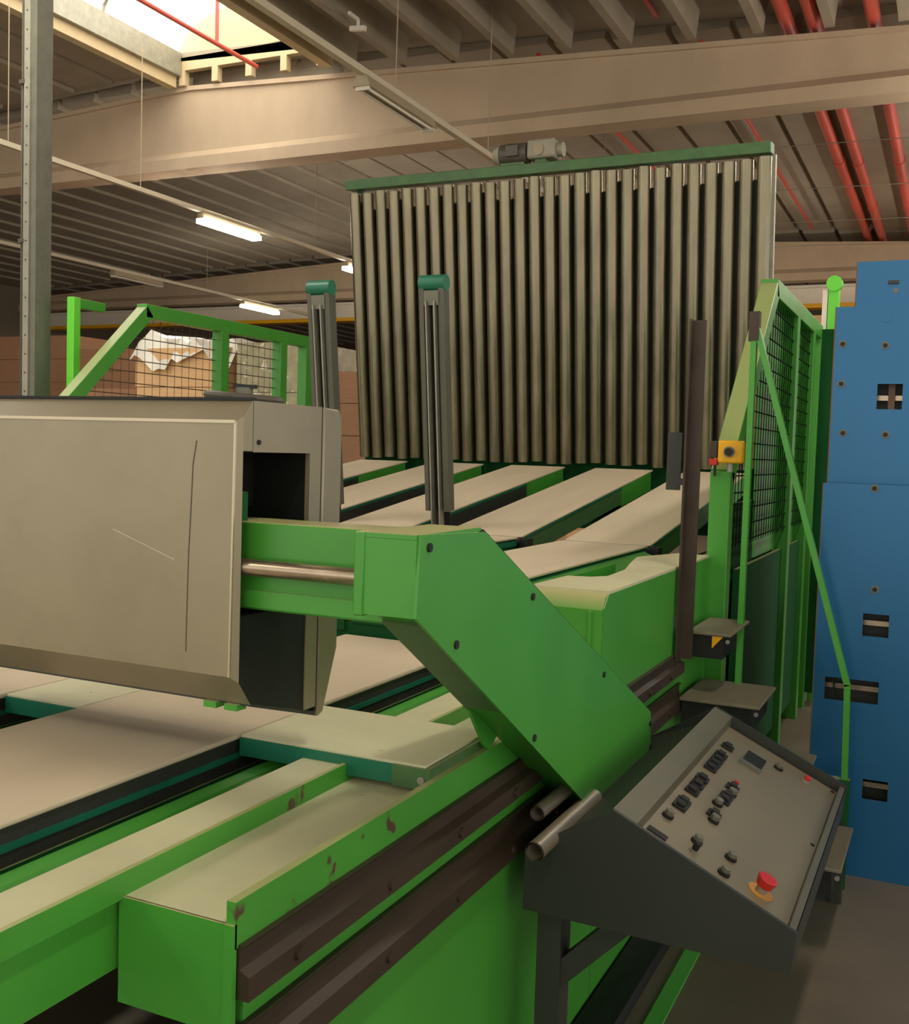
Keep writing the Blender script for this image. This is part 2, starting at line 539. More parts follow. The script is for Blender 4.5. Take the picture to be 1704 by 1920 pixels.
for x in (-1.3, -4.5):
    for y in (3.2, 5.0):
        MB().box(x - .06, x + .06, y, y + .12, 0, 1.05).build('leg', 'green_dark', up)

# ================================================================== inclined belts
inc = thing('inclined_conveyor', (-3.0, 6.7, 0), 'row of inclined beige belts rising to the roller wall', 'conveyor')
Y0, Z0, Y1, Z1 = 5.33, 1.197, 8.05, 1.552
ang = math.atan2(Z1 - Z0, Y1 - Y0)
ca, sa = math.cos(ang), math.sin(ang)


def inc_prism(mb, x0, x1, t0, t1, d0, d1):
    """box between fractions t0..t1 of the slope and depth d0..d1 below the belt surface"""
    def pt(t, d):
        return (Y0 + (Y1 - Y0) * t + d * sa, Z0 + (Z1 - Z0) * t - d * ca)
    return mb.prism([pt(t0, d0), pt(t1, d0), pt(t1, d1), pt(t0, d1)], 'x', x0, x1)


for k, (x0, x1) in enumerate(BELTS):
    f1 = inc_prism(MB(), x0 + .01, x1 - .01, 0.01, .70, .012, .135).build('belt_frame', 'green_old' if k < 2 else 'dark', inc)
    inc_prism(MB(), x1 - .012, x1 - .004, 0.01, .70, .012, .028).build('pinstripe', 'teal', f1)
    inc_prism(MB(), x0 + .01, x1 - .004, .70, .985, .012, .15).build('end_bracket', 'green', inc)
    inc_prism(MB(), x0, x1, 0, 1, 0, .012).build('belt', 'belt', inc, 0.004)
    MB().cyl((x0 - .02, Y0, Z0 - .03), (x1 + .03, Y0, Z0 - .03), .028, 14).build('tail_roller', 'black', inc)
    MB().box(x1 + .004, x1 + .05, Y0 - .03, Y0 + .06, Z0 - .09, Z0 - .01).build('bearing', 'black', inc)
    if k < 4:
        MB().bar((x0 - .10, 5.35, 1.10), (x0 - .10, 8.0, 1.30), .05, .05).build('chain_guide', 'black', inc)
        MB().box(BELTS[k + 1][1] + .02, x0 - .02, 5.36, 5.50, 1.05, 1.12).build('cross_tie', 'green', inc)
MB().box(-4.82, -.97, 5.5, 5.6, .75, .95).build('cross_beam', 'green_dark', inc)
MB().box(-4.82, -.97, 7.6, 7.75, 1.10, 1.30).build('cross_beam', 'green_dark', inc)
MB().box(-4.80, -1.0, 5.6, 7.9, .62, .66).build('pan', 'dark', inc)
MB().box(-4.84, -4.82, 5.32, 8.05, 0, 1.24).build('side_panel', 'green', inc)
MB().box(A - .06, A - .04, 5.32, 8.05, 0, 1.10).build('side_panel', 'green_dark', inc)
for x in (-1.2, -4.6):
    for y, zt in ((5.5, .75), (7.6, 1.10)):
        MB().box(x - .06, x + .06, y, y + .1, 0, zt).build('leg', 'green_dark', inc)

# ================================================================== roller wall
rw = thing('roller_wall', (-3.0, 8.1, 0), 'tall wall of upright steel rollers under a green top beam', 'roller wall')
WU = Vector((0, -sa, ca))          # the wall stands square to the inclined belts
WN = Vector((0, ca, sa))
WB = Vector((0, 8.10, 1.585))
WH = 2.23
NR = 28
PIT = (4.715 - 1.315) / (NR - 1)
me0 = None
for i in range(NR):
    x = -4.70 + PIT * i * (4.70 - 1.335) / (4.715 - 1.315)
    j = random.uniform(-.012, .012)
    base = Vector((x, 0, 0)) + WB
    r = MB()
    if me0 is None:
        r.cyl((0, 0, 0), (0, -sa * WH, ca * WH), .051, 22)
        o = r.build('roller', 'roller', None)
        me0 = o.data
    else:
        o = bpy.data.objects.new('roller', me0)
        COL.objects.link(o)
    o.parent = rw
    o.location = base - wloc(rw) + WU * j
# back slats between the rollers, side uprights, top beam
for i in range(NR - 1):
    x = -4.70 + (i + .5) * (4.70 - 1.335) / (NR - 1)
    p = Vector((x, 0, 0)) + WB + WN * .062 + WU * .02
    q = p + WU * (WH * (.93 if i % 3 else .96))
    MB().bar(p, q, .100, .012, up=WN).build('back_slat', 'rollerback', rw)
TB = WB + WU * (WH + .03)
tb = MB()
for (a0, a1, u0, u1) in ((-.06, .10, -.005, .075),):
    pts = []
    for (n_, u_) in ((a0, u0), (a1, u0), (a1, u1), (a0, u1)):
        v = TB + WN * n_ + WU * u_
        pts.append((v.y, v.z))
    tb.prism(pts, 'x', -4.765, -1.285)
tb.build('top_beam', 'green_old', rw, 0.006)
for x in (-4.70, -1.295):
    p = Vector((x, 0, 0)) + WB + WN * .10
    MB().bar(p + WU * .0, p + WU * (WH + .03), .05, .05, up=WN).build('upright', 'galv' if x > -2 else 'green_old', rw)
    MB().box(x - .04, x + .04, p.y - .04, p.y + .04, 0, p.z + .02).build('leg', 'green_dark', rw)
for t in (.18, .55, .9):
    p = WB + WN * .10 + WU * (WH * t)
    MB().bar((-4.70, p.y, p.z), (-1.30, p.y, p.z), .03, .07, up=WU).build('back_rail', 'rollerback', rw)
MB().box(-4.72, -1.28, 8.22, 8.28, 1.25, 1.66).build('back_rail', 'green_dark', rw)
# geared motor on the top beam
ty, tz = TB.y + .02, TB.z + .075
mo = MB().cyl((-3.37, ty, tz + .095), (-3.14, ty, tz + .095), .082, 22).build('motor', 'motor', rw, 0.006)
MB().cyl((-3.43, ty, tz + .095), (-3.37, ty, tz + .095), .055, 22, r1=.084).build('fan_cowl', 'gear', mo)
MB().box(-3.30, -3.20, ty - .10, ty - .07, tz + .06, tz + .14).build('terminal_box', 'motor', mo)
g = MB().box(-3.13, -2.90, ty - .09, ty + .09, tz + .03, tz + .175).build('gearbox', 'gear', rw, 0.02)
MB().cyl((-2.90, ty, tz + .10), (-2.855, ty, tz + .10), .055, 18).build('end_cover', 'gear', g)
MB().cyl((-3.03, ty - .09, tz + .09), (-3.03, ty - .10, tz + .09), .045, 18).build('oil_cover', 'panel', g)
MB().box(-3.07, -2.98, ty - .05, ty + .05, tz - .005, tz + .03).build('foot', 'green_old', g)
MB().box(-3.36, -3.16, ty - .05, ty + .05, tz - .005, tz + .02).build('foot', 'green_old', mo)

# ================================================================== stop fingers between the belts
for x, lab in ((-2.655, 'dark upright stop finger with green cap, in front of the rollers'),
               (-3.39, 'dark upright stop finger with green cap beside the left guard')):
    b0 = Vector((x, 5.46, 1.13))
    sf = thing('stop_finger', tuple(b0), lab, 'stop finger', 'stop fingers')
    top = b0 + WU * 1.455
    for dx, wd in ((-.062, .026), (.058, .034)):
        MB().bar(b0 + Vector((dx, 0, 0)) + WU * .18, top + Vector((dx, 0, 0)), wd, .07, up=WN).build('side_channel', 'finger', sf)
    for dx in (-.028, .022):
        MB().bar(b0 + Vector((dx, -.03, 0)), top + Vector((dx, -.03, 0)) - WU * .10, .008, .05, up=WN).build('guide_rod', 'galv', sf)
    MB().bar(b0 + WN * .03, top - WU * .02 + WN * .03, .10, .012, up=WN).build('back_plate', 'black', sf)
    MB().bar(top - WU * .12 - WN * .03, top - WU * .04 - WN * .03, .09, .02, up=WN).build('head_plate', 'galvd', sf)
    MB().cyl(top + Vector((-.078, 0, 0)), top + Vector((.078, 0, 0)), .045, 20).build('cap', 'teal', sf)
    MB().box(x - .07, x + .07, 5.43, 5.55, 1.0, 1.14).build('foot', 'dark', sf)

# ================================================================== green carriage arm
arm = thing('carriage_arm', (-.86, 2.6, .7), 'angled green carriage arm with cross beam riding on the brown rails', 'carriage')
XO, XI = -.80, -.905
AP = [(1.57, 1.508), (1.838, 1.498), (3.148, .873), (3.168, .752), (2.586, .735), (1.56, 1.368)]
MB().prism(AP, 'x', XO - .006, XO).build('outer_cover', 'green', arm)
ap2 = [(1.585, 1.498), (1.83, 1.490), (3.135, .868), (3.15, .765), (2.60, .75), (1.585, 1.375)]
MB().prism(ap2, 'x', XI, XO - .006).build('arm_body', 'green', arm)
MB().prism([(1.80, 1.497), (1.842, 1.503), (3.153, .877), (3.173, .752), (3.10, .80)], 'x', XO - .014, XO - .006).build('cover_seal', 'black', arm)
# the front sleeve that closes the beam
MB().box(-.915, XO - .006, 1.565, 1.585, 1.366, 1.4985).build('sleeve_front', 'green', arm)
MB().box(-.925, -.905, 1.562, 1.60, 1.362, 1.508).build('sleeve_flange', 'green', arm, 0.003)
MB().box(-.915, XO - .006, 1.565, 1.83, 1.499, 1.507).build('sleeve_top', 'green', arm)
MB().prism([(1.62, 1.345), (1.99, 1.115), (2.00, 1.12), (1.63, 1.35)], 'x', -.90, XO - .01).build('under_cover', 'green_old', arm)
MB().prism([(1.99, 1.115), (2.02, 1.10), (2.10, 1.01), (2.13, .99), (2.2, 1.03), (2.2, 1.12)], 'x', -.908, -.900).build('hanger_plate', 'green_plain', arm)
MB().box(-1.60, -.90, 1.66, 1.77, 1.334, 1.503).build('cross_beam', 'green', arm, 0.004)
MB().box(-1.60, -.90, 1.652, 1.661, 1.340, 1.372).build('lower_ledge', 'green', arm)
MB().cyl((-1.60, 1.632, 1.419), (-.915, 1.632, 1.419), .0165, 20).build('guide_rod', 'chrome', arm)
for (y, z) in ((1.60, 1.485), (2.10, 1.345), (2.64, 1.08), (3.14, .84), (3.155, .765), (1.72, 1.30), (2.14, 1.03), (2.60, .77)):
    MB().cyl((XO, y, z), (XO + .004, y, z), .008, 12).build('screw', 'black', arm)
MB().box(A + .006, XO - .012, 2.70, 3.10, .70, .78).build('rail_shoe', 'black', arm)
MB().box(A + .006, XO - .02, 2.62, 2.80, .80, .92).build('slide_block', 'black', arm)

# ================================================================== steel cabinet hanging on the beam
cab = thing('steel_cabinet', (-1.75, 1.8, 1.12), 'dull stainless steel cabinet hanging over the belts on the green beam', 'cabinet')
XB, XL = -1.20, -2.10
YF, YB0, YB1, YR = 1.600, 1.643, 1.884, 1.965
# front lid: shallow bevelled tray
lid = MB()
zt, zb = 1.733, 1.150
ft, fb = 1.692, 1.212
fx, YM = XB - .008, 1.614
vs = [(XL, YB0, zt), (XB, YB0, zt), (XB, YB0 + .010, zb), (XL, YB0 + .010, zb),
      (XL, YF, ft), (fx, YF, ft), (fx - .004, YF, fb), (XL, YF, fb),
      (XB, YM, zt - .03), (XB, YM, 1.638), (XB, YM, zb + .05)]
lid.add(vs, [(4, 7, 6, 5), (0, 4, 5, 1), (1, 5, 8), (5, 6, 10, 8), (6, 2, 10), (2, 6, 7, 3), (0, 3, 7, 4)])
ld = lid.build('front_lid', 'steel', cab)
MB().bar((XL, YF, ft), (fx, YF, ft), .006, .006).build('lid_fold', 'steel_edge', ld)
MB().bar((fx, YF, ft), (fx - .004, YF, fb), .004, .004).build('lid_fold', 'steel_edge', ld)
MB().add([(XB, YM, 1.638), (XB, YB0, 1.638), (XB, YB0, zt), (XB, YM, zt - .03)], [(0, 1, 2, 3)]).build('lid_return', 'steel', ld)
for pts in ([(-1.297, 1.655), (-1.305, 1.61), (-1.308, 1.53), (-1.312, 1.44), (-1.314, 1.33), (-1.315, 1.25)],):
    sc_ = MB()
    for (a, b) in zip(pts[:-1], pts[1:]):
        sc_.bar((a[0], YF - .0003, a[1]), (b[0], YF - .0003, b[1]), .0022, .0008, up=(0, 1, 0))
    sc_.build('scratch', 'scratch', ld)
sc_ = MB().bar((-1.50, YF - .0003, 1.475), (-1.345, YF - .0003, 1.425), .0016, .0008, up=(0, 1, 0)).build('scratch', 'steel_edge', ld)
MB().box(XL, XB - .002, YB0 - .004, YB0 + .012, zt + .0005, zt + .006).build('lid_gasket', 'black', cab)
MB().box(XB - .02, XB - .0015, YB0 - .002, YB0 + .003, 1.640, zt - .002).build('lid_seam', 'black', cab)
# middle body with the opening on the right side
MB().box(XL, XB - .001, YB0 + .003, YB1, 1.636, zt).build('body_top', 'steel', cab)
MB().box(XB - .012, XB - .001, YB1 - .042, YB1, 1.10, 1.636).build('body_post', 'steel', cab)
MB().box(XL, XB - .012, YB1 - .03, YB1, 1.10, 1.636).build('body_back', 'black', cab)  # black colour gives the opening its inner shade
MB().box(XB - .16, XB - .15, YM + .01, YB1 - .03, 1.52, 1.636).build('inner_wall', 'black', cab)
MB().prism([(YB0 + .012, 1.152), (YB1, 1.088), (YB1, 1.080), (YB0 + .012, 1.146)], 'x', XL, XB - .003).build('body_floor', 'dark', cab)
MB().prism([(YM + .003, 1.205), (YB0 + .012, 1.150), (YB1 - .04, 1.092), (YB1 - .04, 1.325), (YM + .003, 1.325)], 'x', XB - .02, XB - .004).build('opening_shade', 'black', cab)  # black sheet stands in for the shade in the lower opening
MB().box(XB - .05, XB - .02, YM + .005, YM + .045, 1.505, 1.56).build('stop_block', 'green_dark', cab)
MB().box(XL, XB - .004, YB1, YB1 + .008, 1.09, zt).build('seam', 'black', cab)
# rear lid with cut lower corner
rl = MB().prism([(YB1 + .008, zt), (YR - .012, zt - .002), (YR, zt - .025), (YR, 1.215), (YB1 + .03, 1.082), (YB1 + .008, 1.075)], 'x', XL, XB).build('rear_lid', 'steel', cab, 0.004)
for (y, z) in ((1.663, 1.655),):
    MB().cyl((XB - .001, y, z), (XB + .002, y, z), .005, 10).build('rivet', 'black', cab)
for x in (-1.24, -1.29):
    MB().box(x - .015, x + .015, YB0 + .0, YB0 + .03, 1.136, 1.148).build('foot_clip', 'green', cab)
# hand wheel on the cabinet top
tl = Matrix.Rotation(math.radians(4), 3, 'Y')
hc = Vector((-1.435, 1.93, 1.754))
hwz = MB().torus(hc, .080, .009, tilt=tl)
hw_o = hwz.build('handwheel', 'motor', cab)
for k in range(3):
    t = k * 2.094 + .4
    MB().bar(hc, hc + tl @ Vector((.078 * math.cos(t), .078 * math.sin(t), 0)), .012, .007).build('spoke', 'motor', hw_o)
MB().cyl(hc + Vector((0, 0, -.022)), hc + Vector((0, 0, .022)), .02, 16).build('hub', 'galvd', hw_o)
MB().bar(hc + Vector((-.028, 0, .026)), hc + Vector((.032, 0, .024)), .010, .008).build('locking_lever', 'black', hw_o)
MB().cyl((-1.64, 1.93, zt), (-1.64, 1.93, zt + .014), .02, 16).build('cap_nut', 'galvd', cab)

# ================================================================== control desk
DY0, DY1 = 2.27, 3.41
dk_ = thing('control_desk', (-.55, 2.85, 0), 'charcoal sloping control desk with rows of switches', 'control desk')
PA, PB_ = Vector((-.653, 0, .854)), Vector((-.250, 0, .663))
U = (PB_ - PA).normalized()
Nn = Vector((-U.z, 0, U.x))
rec = .030
pa, pb = PA - Nn * rec, PB_ - Nn * rec
prof = [(-.86, .583), (-.256, .575), (-.250, .655), (pb.x, pb.z), (pa.x, pa.z), (-.70, .80), (-.86, .728)]
MB().prism(prof, 'y', DY0 + .012, DY1 - .012).build('body', 'desk', dk_)
cheek = [(-.862, .583), (-.256, .572), (-.247, .663), (-.653, .856), (-.86, .730)]
MB().prism(cheek, 'y', DY0, DY0 + .012).build('side_cheek', 'desk', dk_)
MB().prism(cheek, 'y', DY1 - .012, DY1).build('side_cheek', 'desk', dk_)


def dp(y, s, h=0.0):
    v = pa + U * s + Nn * h
    return Vector((v.x, y, v.z))


def desk_box(name, y0, y1, s0, s1, h0, h1, m, parent, bevel=0.0):
    mb = MB()
    vs = [dp(y, s, h) for h in (h0, h1) for (y, s) in ((y0, s0), (y1, s0), (y1, s1), (y0, s1))]
    mb.add(vs, [(0, 1, 2, 3), (7, 6, 5, 4), (0, 4, 5, 1), (1, 5, 6, 2), (2, 6, 7, 3), (3, 7, 4, 0)])
    return mb.build(name, m, parent, bevel)


MB().prism([(-.656, .856), (-.60, .831), (-.604, .80), (-.665, .80)], 'y', DY0 + .012, DY1 - .012).build('upper_ledge', 'deskrim', dk_)
desk_box('lower_ledge', DY0 + .012, DY1 - .012, .432, .447, -.01, .022, 'deskrim', dk_)
pn = desk_box('panel', DY0 + .03, DY1 - .03, .045, .43, -.004, .004, 'panel', dk_)
row1 = [3.181, 3.080, 3.030, 2.985, 2.940, 2.828, 2.770, 2.710, 2.610, 2.575]
for y in row1:
    b = desk_box('switch', y - .019, y + .019, .083, .120, .004, .012, 'black', pn, 0.002)
    desk_box('rocker', y - .013, y + .013, .090, .112, .012, .020, 'black', b, 0.002)
for y in (2.894, 2.813, 2.776, 2.650):
    b = desk_box('switch', y - .018, y + .018, .160, .196, .004, .012, 'black', pn, 0.002)
    desk_box('rocker', y - .012, y + .012, .168, .188, .012, .022, 'black', b, 0.002)


def knob(y, s, r, h, m, name='button', ring='galv'):
    k = MB().cyl(dp(y, s, .004), dp(y, s, .010), r * 1.35, 18).build('collar', ring, pn)
    MB().cyl(dp(y, s, .010), dp(y, s, .010 + h), r, 18).build(name, m, k, 0.002)


for (y, s) in ((2.48, .094), (2.73, .170), (2.616, .185), (3.27, .254), (2.446, .181), (2.475, .263), (2.380, .266), (2.85, .185)):
    knob(y, s, .011, .014, 'galvd', ring='black')
knob(3.31, .339, .010, .012, 'red')
knob(2.93, .180, .007, .010, 'red')
knob(2.391, .187, .008, .02, 'black')
desk_box('display', 3.15, 3.26, .155, .215, .004, .010, 'black', pn)
desk_box('display_frame', 3.125, 3.145, .150, .218, .004, .014, 'galvd', pn)
desk_box('name_strip', 2.35, 2.375, .075, .125, .004, .007, 'black', pn)
k = MB().cyl(dp(2.41, .352, .004), dp(2.41, .352, .007), .030, 24).build('stop_plate', 'amber', pn)
MB().cyl(dp(2.41, .352, .007), dp(2.41, .352, .02), .013, 18).build('stop_stem', 'galv', k)
MB().cyl(dp(2.41, .352, .02), dp(2.41, .352, .044), .018, 22, r1=.024).build('stop_button', 'red', k, 0.003)
for (y, s) in ((2.32, .055), (3.36, .055), (2.32, .42), (3.36, .42), (2.86, .42), (2.86, .055), (2.6, .055)):
    MB().cyl(dp(y, s, .004), dp(y, s, .007), .006, 10).build('screw', 'black', pn)
# stand: post and brace
MB().box(-.845, -.785, 2.33, 2.40, 0, .585).build('leg', 'dark', dk_)
for y in (2.365,):
    MB().bar((-.80, y, .40), (-.63, y, .575), .05, .05, up=(0, 1, 0)).build('brace', 'dark', dk_)
# bare tubes laid behind the desk
t1 = MB()
n = 20
for r0, fl_ in ((.022, 0), (.018, 1)):
    t1.cyl((-.80, 2.17, .765), (-.80, 2.60, .765), r0, n, caps=False)
tb1 = t1.build('steel_tube', 'tube', None)
tag(tb1, 'bare open steel tube sticking out past the control desk', 'tube', 'tubes behind the desk')
t2 = MB()
for r0 in (.018, .015):
    t2.cyl((-.845, 2.30, .805), (-.845, 2.60, .805), r0, n, caps=False)
tag(t2.build('steel_tube', 'tube', None), 'shorter steel tube under the lower tip of the arm', 'tube', 'tubes behind the desk')

# ================================================================== steps beside the machine
st = thing('machine_steps', (-.6, 4.1, 0), 'grey steel steps climbing to the machine behind the control desk', 'steps')
for (x0, x1, y0, y1, z) in ((-.888, -.725, 4.00, 4.40, .995), (-.888, -.595, 3.91, 4.31, .755), (-.70, -.42, 3.93, 4.22, .53), (-.50, -.268, 3.64, 4.10, .31)):
    t = MB().box(x0, x1, y0, y1, z - .012, z).build('tread', 'tread', st, 0.003)
    MB().box(x0 + .006, x1 - .03, y0 + .012, y1 - .012, z - .10, z - .012).build('tread_box', 'black', t)
    MB().cyl((x1 - .012, y0 + .012, z - .03), (x1 - .012, y0 + .002, z - .03), .008, 10).build('bolt', 'galv', t)
MB().prism([(-.795, .982), (-.755, .982), (-.795, .935)], 'y', 4.004, 4.012).build('hazard_tape', 'yellow', st)
for (x, y) in ((-.32, 4.15), (-.60, 4.20)):
    MB().box(x - .02, x + .02, y - .02, y + .02, 0, .45 if x < -.5 else .30).build('leg', 'dark', st)

# angle post in front of the guard
ps = thing('angle_post', (-.885, 3.9, .90), 'dark brown upright angle iron post fixed to the green housing', 'post')
MB().box(-.897, -.845, 3.895, 3.903, .905, 2.155).build('front_flange', 'rail', ps)
MB().box(-.897, -.889, 3.85, 3.895, .905, 2.155).build('side_flange', 'rail', ps)
pt_ = MB().box(-.978, -.925, 3.93, 3.94, 1.53, 1.745).build('stop_plate', 'dark', ps)
MB().box(-.93, -.89, 3.905, 3.945, 1.55, 1.575).build('plate_bracket', 'dark', ps)


# ================================================================== guards
def guard(X, s, label, right):
    g = thing('mesh_guard', (X, 6.0, 0), label, 'guard', 'side guards')
    w_ = .085
    low = 0.0
    q = [(4.50, low), (4.50, 1.58), (5.50, 2.515), (7.40, 2.515), (7.40, low)]
    MB().box(X - w_ / 2, X + w_ / 2, 4.46, 4.55, low, 1.60).build('front_post', 'green', g, 0.004)
    MB().bar((X, 4.50, 1.575), (X, 5.50, 2.51), w_, .09, up=(0, -1, 1)).build('slanted_bar', 'green', g, 0.004)
    MB().box(X - w_ / 2, X + w_ / 2, 5.46, 7.44, 2.465, 2.555).build('top_bar', 'green', g, 0.004)
    for y in (6.25,):
        MB().box(X - w_ / 2, X + w_ / 2, y, y + .09, low, 2.47).build('middle_post', 'green', g, 0.004)
    MB().box(X - w_ / 2, X + w_ / 2, 7.0, 7.09, low, 2.47).build('end_post', 'green', g, 0.004)
    MB().box(X - w_ / 2, X + w_ / 2, 7.36, 7.45, low, 2.47).build('end_post', 'green', g, 0.004)
    # welded wire mesh
    wm = MB()

    def front(z):
        return 4.55 if z < 1.60 else 4.55 + (z - 1.60) * 1.07
    z = 1.28
    xs_ = X - s * .02
    while z < 2.46:
        wm.bar((xs_, front(z), z), (xs_, 7.0, z), .006, .006)
        z += .075
    y = 4.62
    while y < 7.0:
        zt_ = 2.47 if y > 5.5 else 1.60 + (y - 4.55) / 1.07
        if zt_ > 1.35:
            wm.bar((xs_, y, 1.26), (xs_, y, min(2.47, zt_)), .003, .003)
        y += .075
    wo = wm.build('wire_mesh', 'wireg' if right else 'wire', g, smooth=False)
    wo['kind'] = 'stuff'
    if right:
        for (a, b) in ((5.56, 6.24), (6.35, 6.99)):
            MB().box(X - .045, X - .03, a, b, 1.15, 2.46).build('green_sheet', 'green_plain', g)
        MB().box(X - .045, X - .03, 4.60, 5.50, .95, 1.45).build('green_sheet', 'green_dark', g)
        MB().box(X - .01, X + .01, 4.9, 7.4, .12, 1.15).build('lower_sheet', 'green_dark', g)
        MB().box(X + .0, X + .35, 7.40, 7.44, .1, 2.53).build('end_sheet', 'green_dark', g)
    return g


gR = guard(-.882, -1, 'green slanted mesh guard on the right with dark sheets behind its wires', True)
gL = guard(-4.90, 1, 'green slanted mesh guard on the far left with cardboard seen through it', False)

# gate brace: thin flat-bar frame between guard and blue machine
gb = thing('gate_frame', (-.55, 4.3, .40), 'thin green flat bar frame in front of the blue machine', 'gate frame')
for (p, q) in (((-.742, .42), (-.742, 2.16)), ((-.742, 2.20), (-.330, .795)), ((-.330, .80), (-.322, .42)), ((-.742, .42), (-.322, .42))):
    MB().bar((p[0], 4.30, p[1]), (q[0], 4.30, q[1]), .022, .035, up=(0, 1, 0)).build('flat_bar', 'green', gb)
MB().box(-.762, -.722, 4.28, 4.32, 2.12, 2.235).build('top_plate', 'rail', gb)
MB().box(-.762, -.722, 4.28, 4.32, 0, .43).build('foot', 'green_dark', gb)
MB().box(-.342, -.302, 4.28, 4.32, 0, .43).build('foot', 'green_dark', gb)

# yellow emergency stop box on the guard
es = thing('stop_box', (-.832, 4.43, 1.62), 'small yellow switch box with black button on the right guard', 'switch box')
MB().box(-.885, -.785, 4.40, 4.455, 1.635, 1.728).build('box', 'yellow', es, 0.008)
MB().cyl((-.838, 4.40, 1.682), (-.838, 4.39, 1.682), .022, 20).build('button_ring', 'galvd', es)
MB().cyl((-.838, 4.39, 1.682), (-.838, 4.375, 1.682), .015, 20).build('button', 'black', es)
MB().cyl((-.838, 4.43, 1.635), (-.838, 4.43, 1.60), .012, 14).build('cable_gland', 'galv', es)
rs = thing('signal_switch', (-.91, 4.45, 1.62), 'small dark red switch left of the yellow box', 'switch')
MB().box(-.922, -.893, 4.42, 4.46, 1.655, 1.725).build('body', 'rail', rs, 0.003)
MB().box(-.922, -.890, 4.415, 4.46, 1.625, 1.652).build('lens', 'red', rs, 0.003)
MB().box(-.905, -.898, 4.43, 4.45, 1.58, 1.625).build('lead', 'black', rs)

# ================================================================== blue machine
bm_ = thing('blue_machine', (.3, 5.2, 0), 'tall glossy blue machine casing with square openings on the right', 'machine')
low_h = [(-.297, -.201, .97, 1.06), (-.427, -.226, .701, .792), (-.266, -.172, .318, .399), (.25, .35, .97, 1.06), (.25, .35, .318, .399)]
MB().plate_holes(-.470, .9, 0.0, 1.57, 4.45, 4.462, low_h).build('lower_panel', 'blue', bm_)
MB().box(-.474, -.470, 4.45, 4.47, 0, 1.57).build('panel_edge', 'edge', bm_)
mid_h = [(-.294, -.201, 1.868, 1.968), (.25, .35, 1.868, 1.968)]
MB().plate_holes(-.462, .9, 1.50, 2.275, 4.52, 4.532, mid_h).build('middle_panel', 'blue', bm_)
MB().box(-.467, -.462, 4.52, 4.545, 1.50, 2.275).build('panel_edge', 'edge', bm_)
MB().box(-.398, .9, 4.60, 4.612, 2.20, 2.465).build('top_panel', 'blue', bm_)
MB().box(-.402, -.398, 4.60, 4.62, 2.20, 2.465).build('panel_edge', 'edge', bm_)
MB().box(-.455, .9, 4.70, 6.0, 0, 2.20).build('casing', 'dark', bm_)
for h in low_h[:3] + mid_h[:1]:
    yb = 4.53 if h[3] < 1.5 else 4.59
    zc = (h[2] + h[3]) / 2
    MB().box(h[0] - .03, h[1] + .03, yb, yb + .012, zc - .012, zc + .008).build('inner_bar', 'chrome', bm_)
    MB().box(h[0] - .03, h[1] + .03, yb + .05, yb + .06, h[2] - .03, h[3] + .03).build('inner_plate', 'dark', bm_)
MB().box(-.255, -.23, 4.565, 4.575, 1.85, 1.99).build('inner_bar', 'edge', bm_)
MB().box(-.40, -.395, 4.49, 4.53, .69, .80).build('inner_bar', 'black', bm_)
for (x, z) in ((-.28, 1.555), (-.259, 1.158)):
    MB().cyl((x, 4.45, z), (x, 4.444, z), .016, 14).build('bolt', 'galvd', bm_)
    MB().cyl((x, 4.444, z), (x, 4.440, z), .009, 12).build('bolt_socket', 'black', bm_)
for (x, z) in ((-.432, 2.127), (-.273, 2.119), (-.43, 1.968), (-.414, 1.771), (-.255, 1.768)):
    MB().cyl((x, 4.52, z), (x, 4.515, z), .015, 14).build('bolt', 'galvd', bm_)
    MB().cyl((x, 4.515, z), (x, 4.511, z), .009, 12).build('bolt_socket', 'black', bm_)
MB().cyl((-.272, 4.52, 2.229), (-.272, 4.517, 2.229), .020, 18).build('blind_cap', 'blue', bm_)
MB().cyl((-.249, 4.60, 2.345), (-.249, 4.597, 2.345), .010, 14).build('bolt', 'galvd', bm_)
MB().box(-.28, -.24, 4.590, 4.60, 2.372, 2.385).build('latch', 'dark', bm_)

# brightly lit green post behind the blue machine, L-shaped bracket on the left
lp = thing('green_post', (-.80, 7.62, 0), 'green post, coloured as brightly lit, rising beside the top of the blue machine', 'post')
MB().box(-.835, -.765, 7.60, 7.66, 0, 2.88).build('tube', 'green_lit', lp, 0.004)
MB().cyl((-.80, 7.59, 2.86), (-.80, 7.67, 2.86), .052, 18).build('head', 'green_lit', lp)
MB().box(-.872, -.84, 7.60, 7.65, 0, 2.82).build('strip', 'white', lp)
lb = thing('bracket_post', (-5.225, 5.2, 0), 'bright green post with a short arm at its top, left of the guard', 'post')
MB().box(-5.255, -5.195, 5.16, 5.22, 0, 2.57).build('tube', 'green_lit', lb, 0.004)
MB().box(-5.25, -5.20, 5.22, 5.45, 2.505, 2.565).build('arm', 'green', lb, 0.004)
MB().box(-5.29, -5.16, 5.12, 5.26, 0, .012).build('base_plate', 'green_dark', lb)

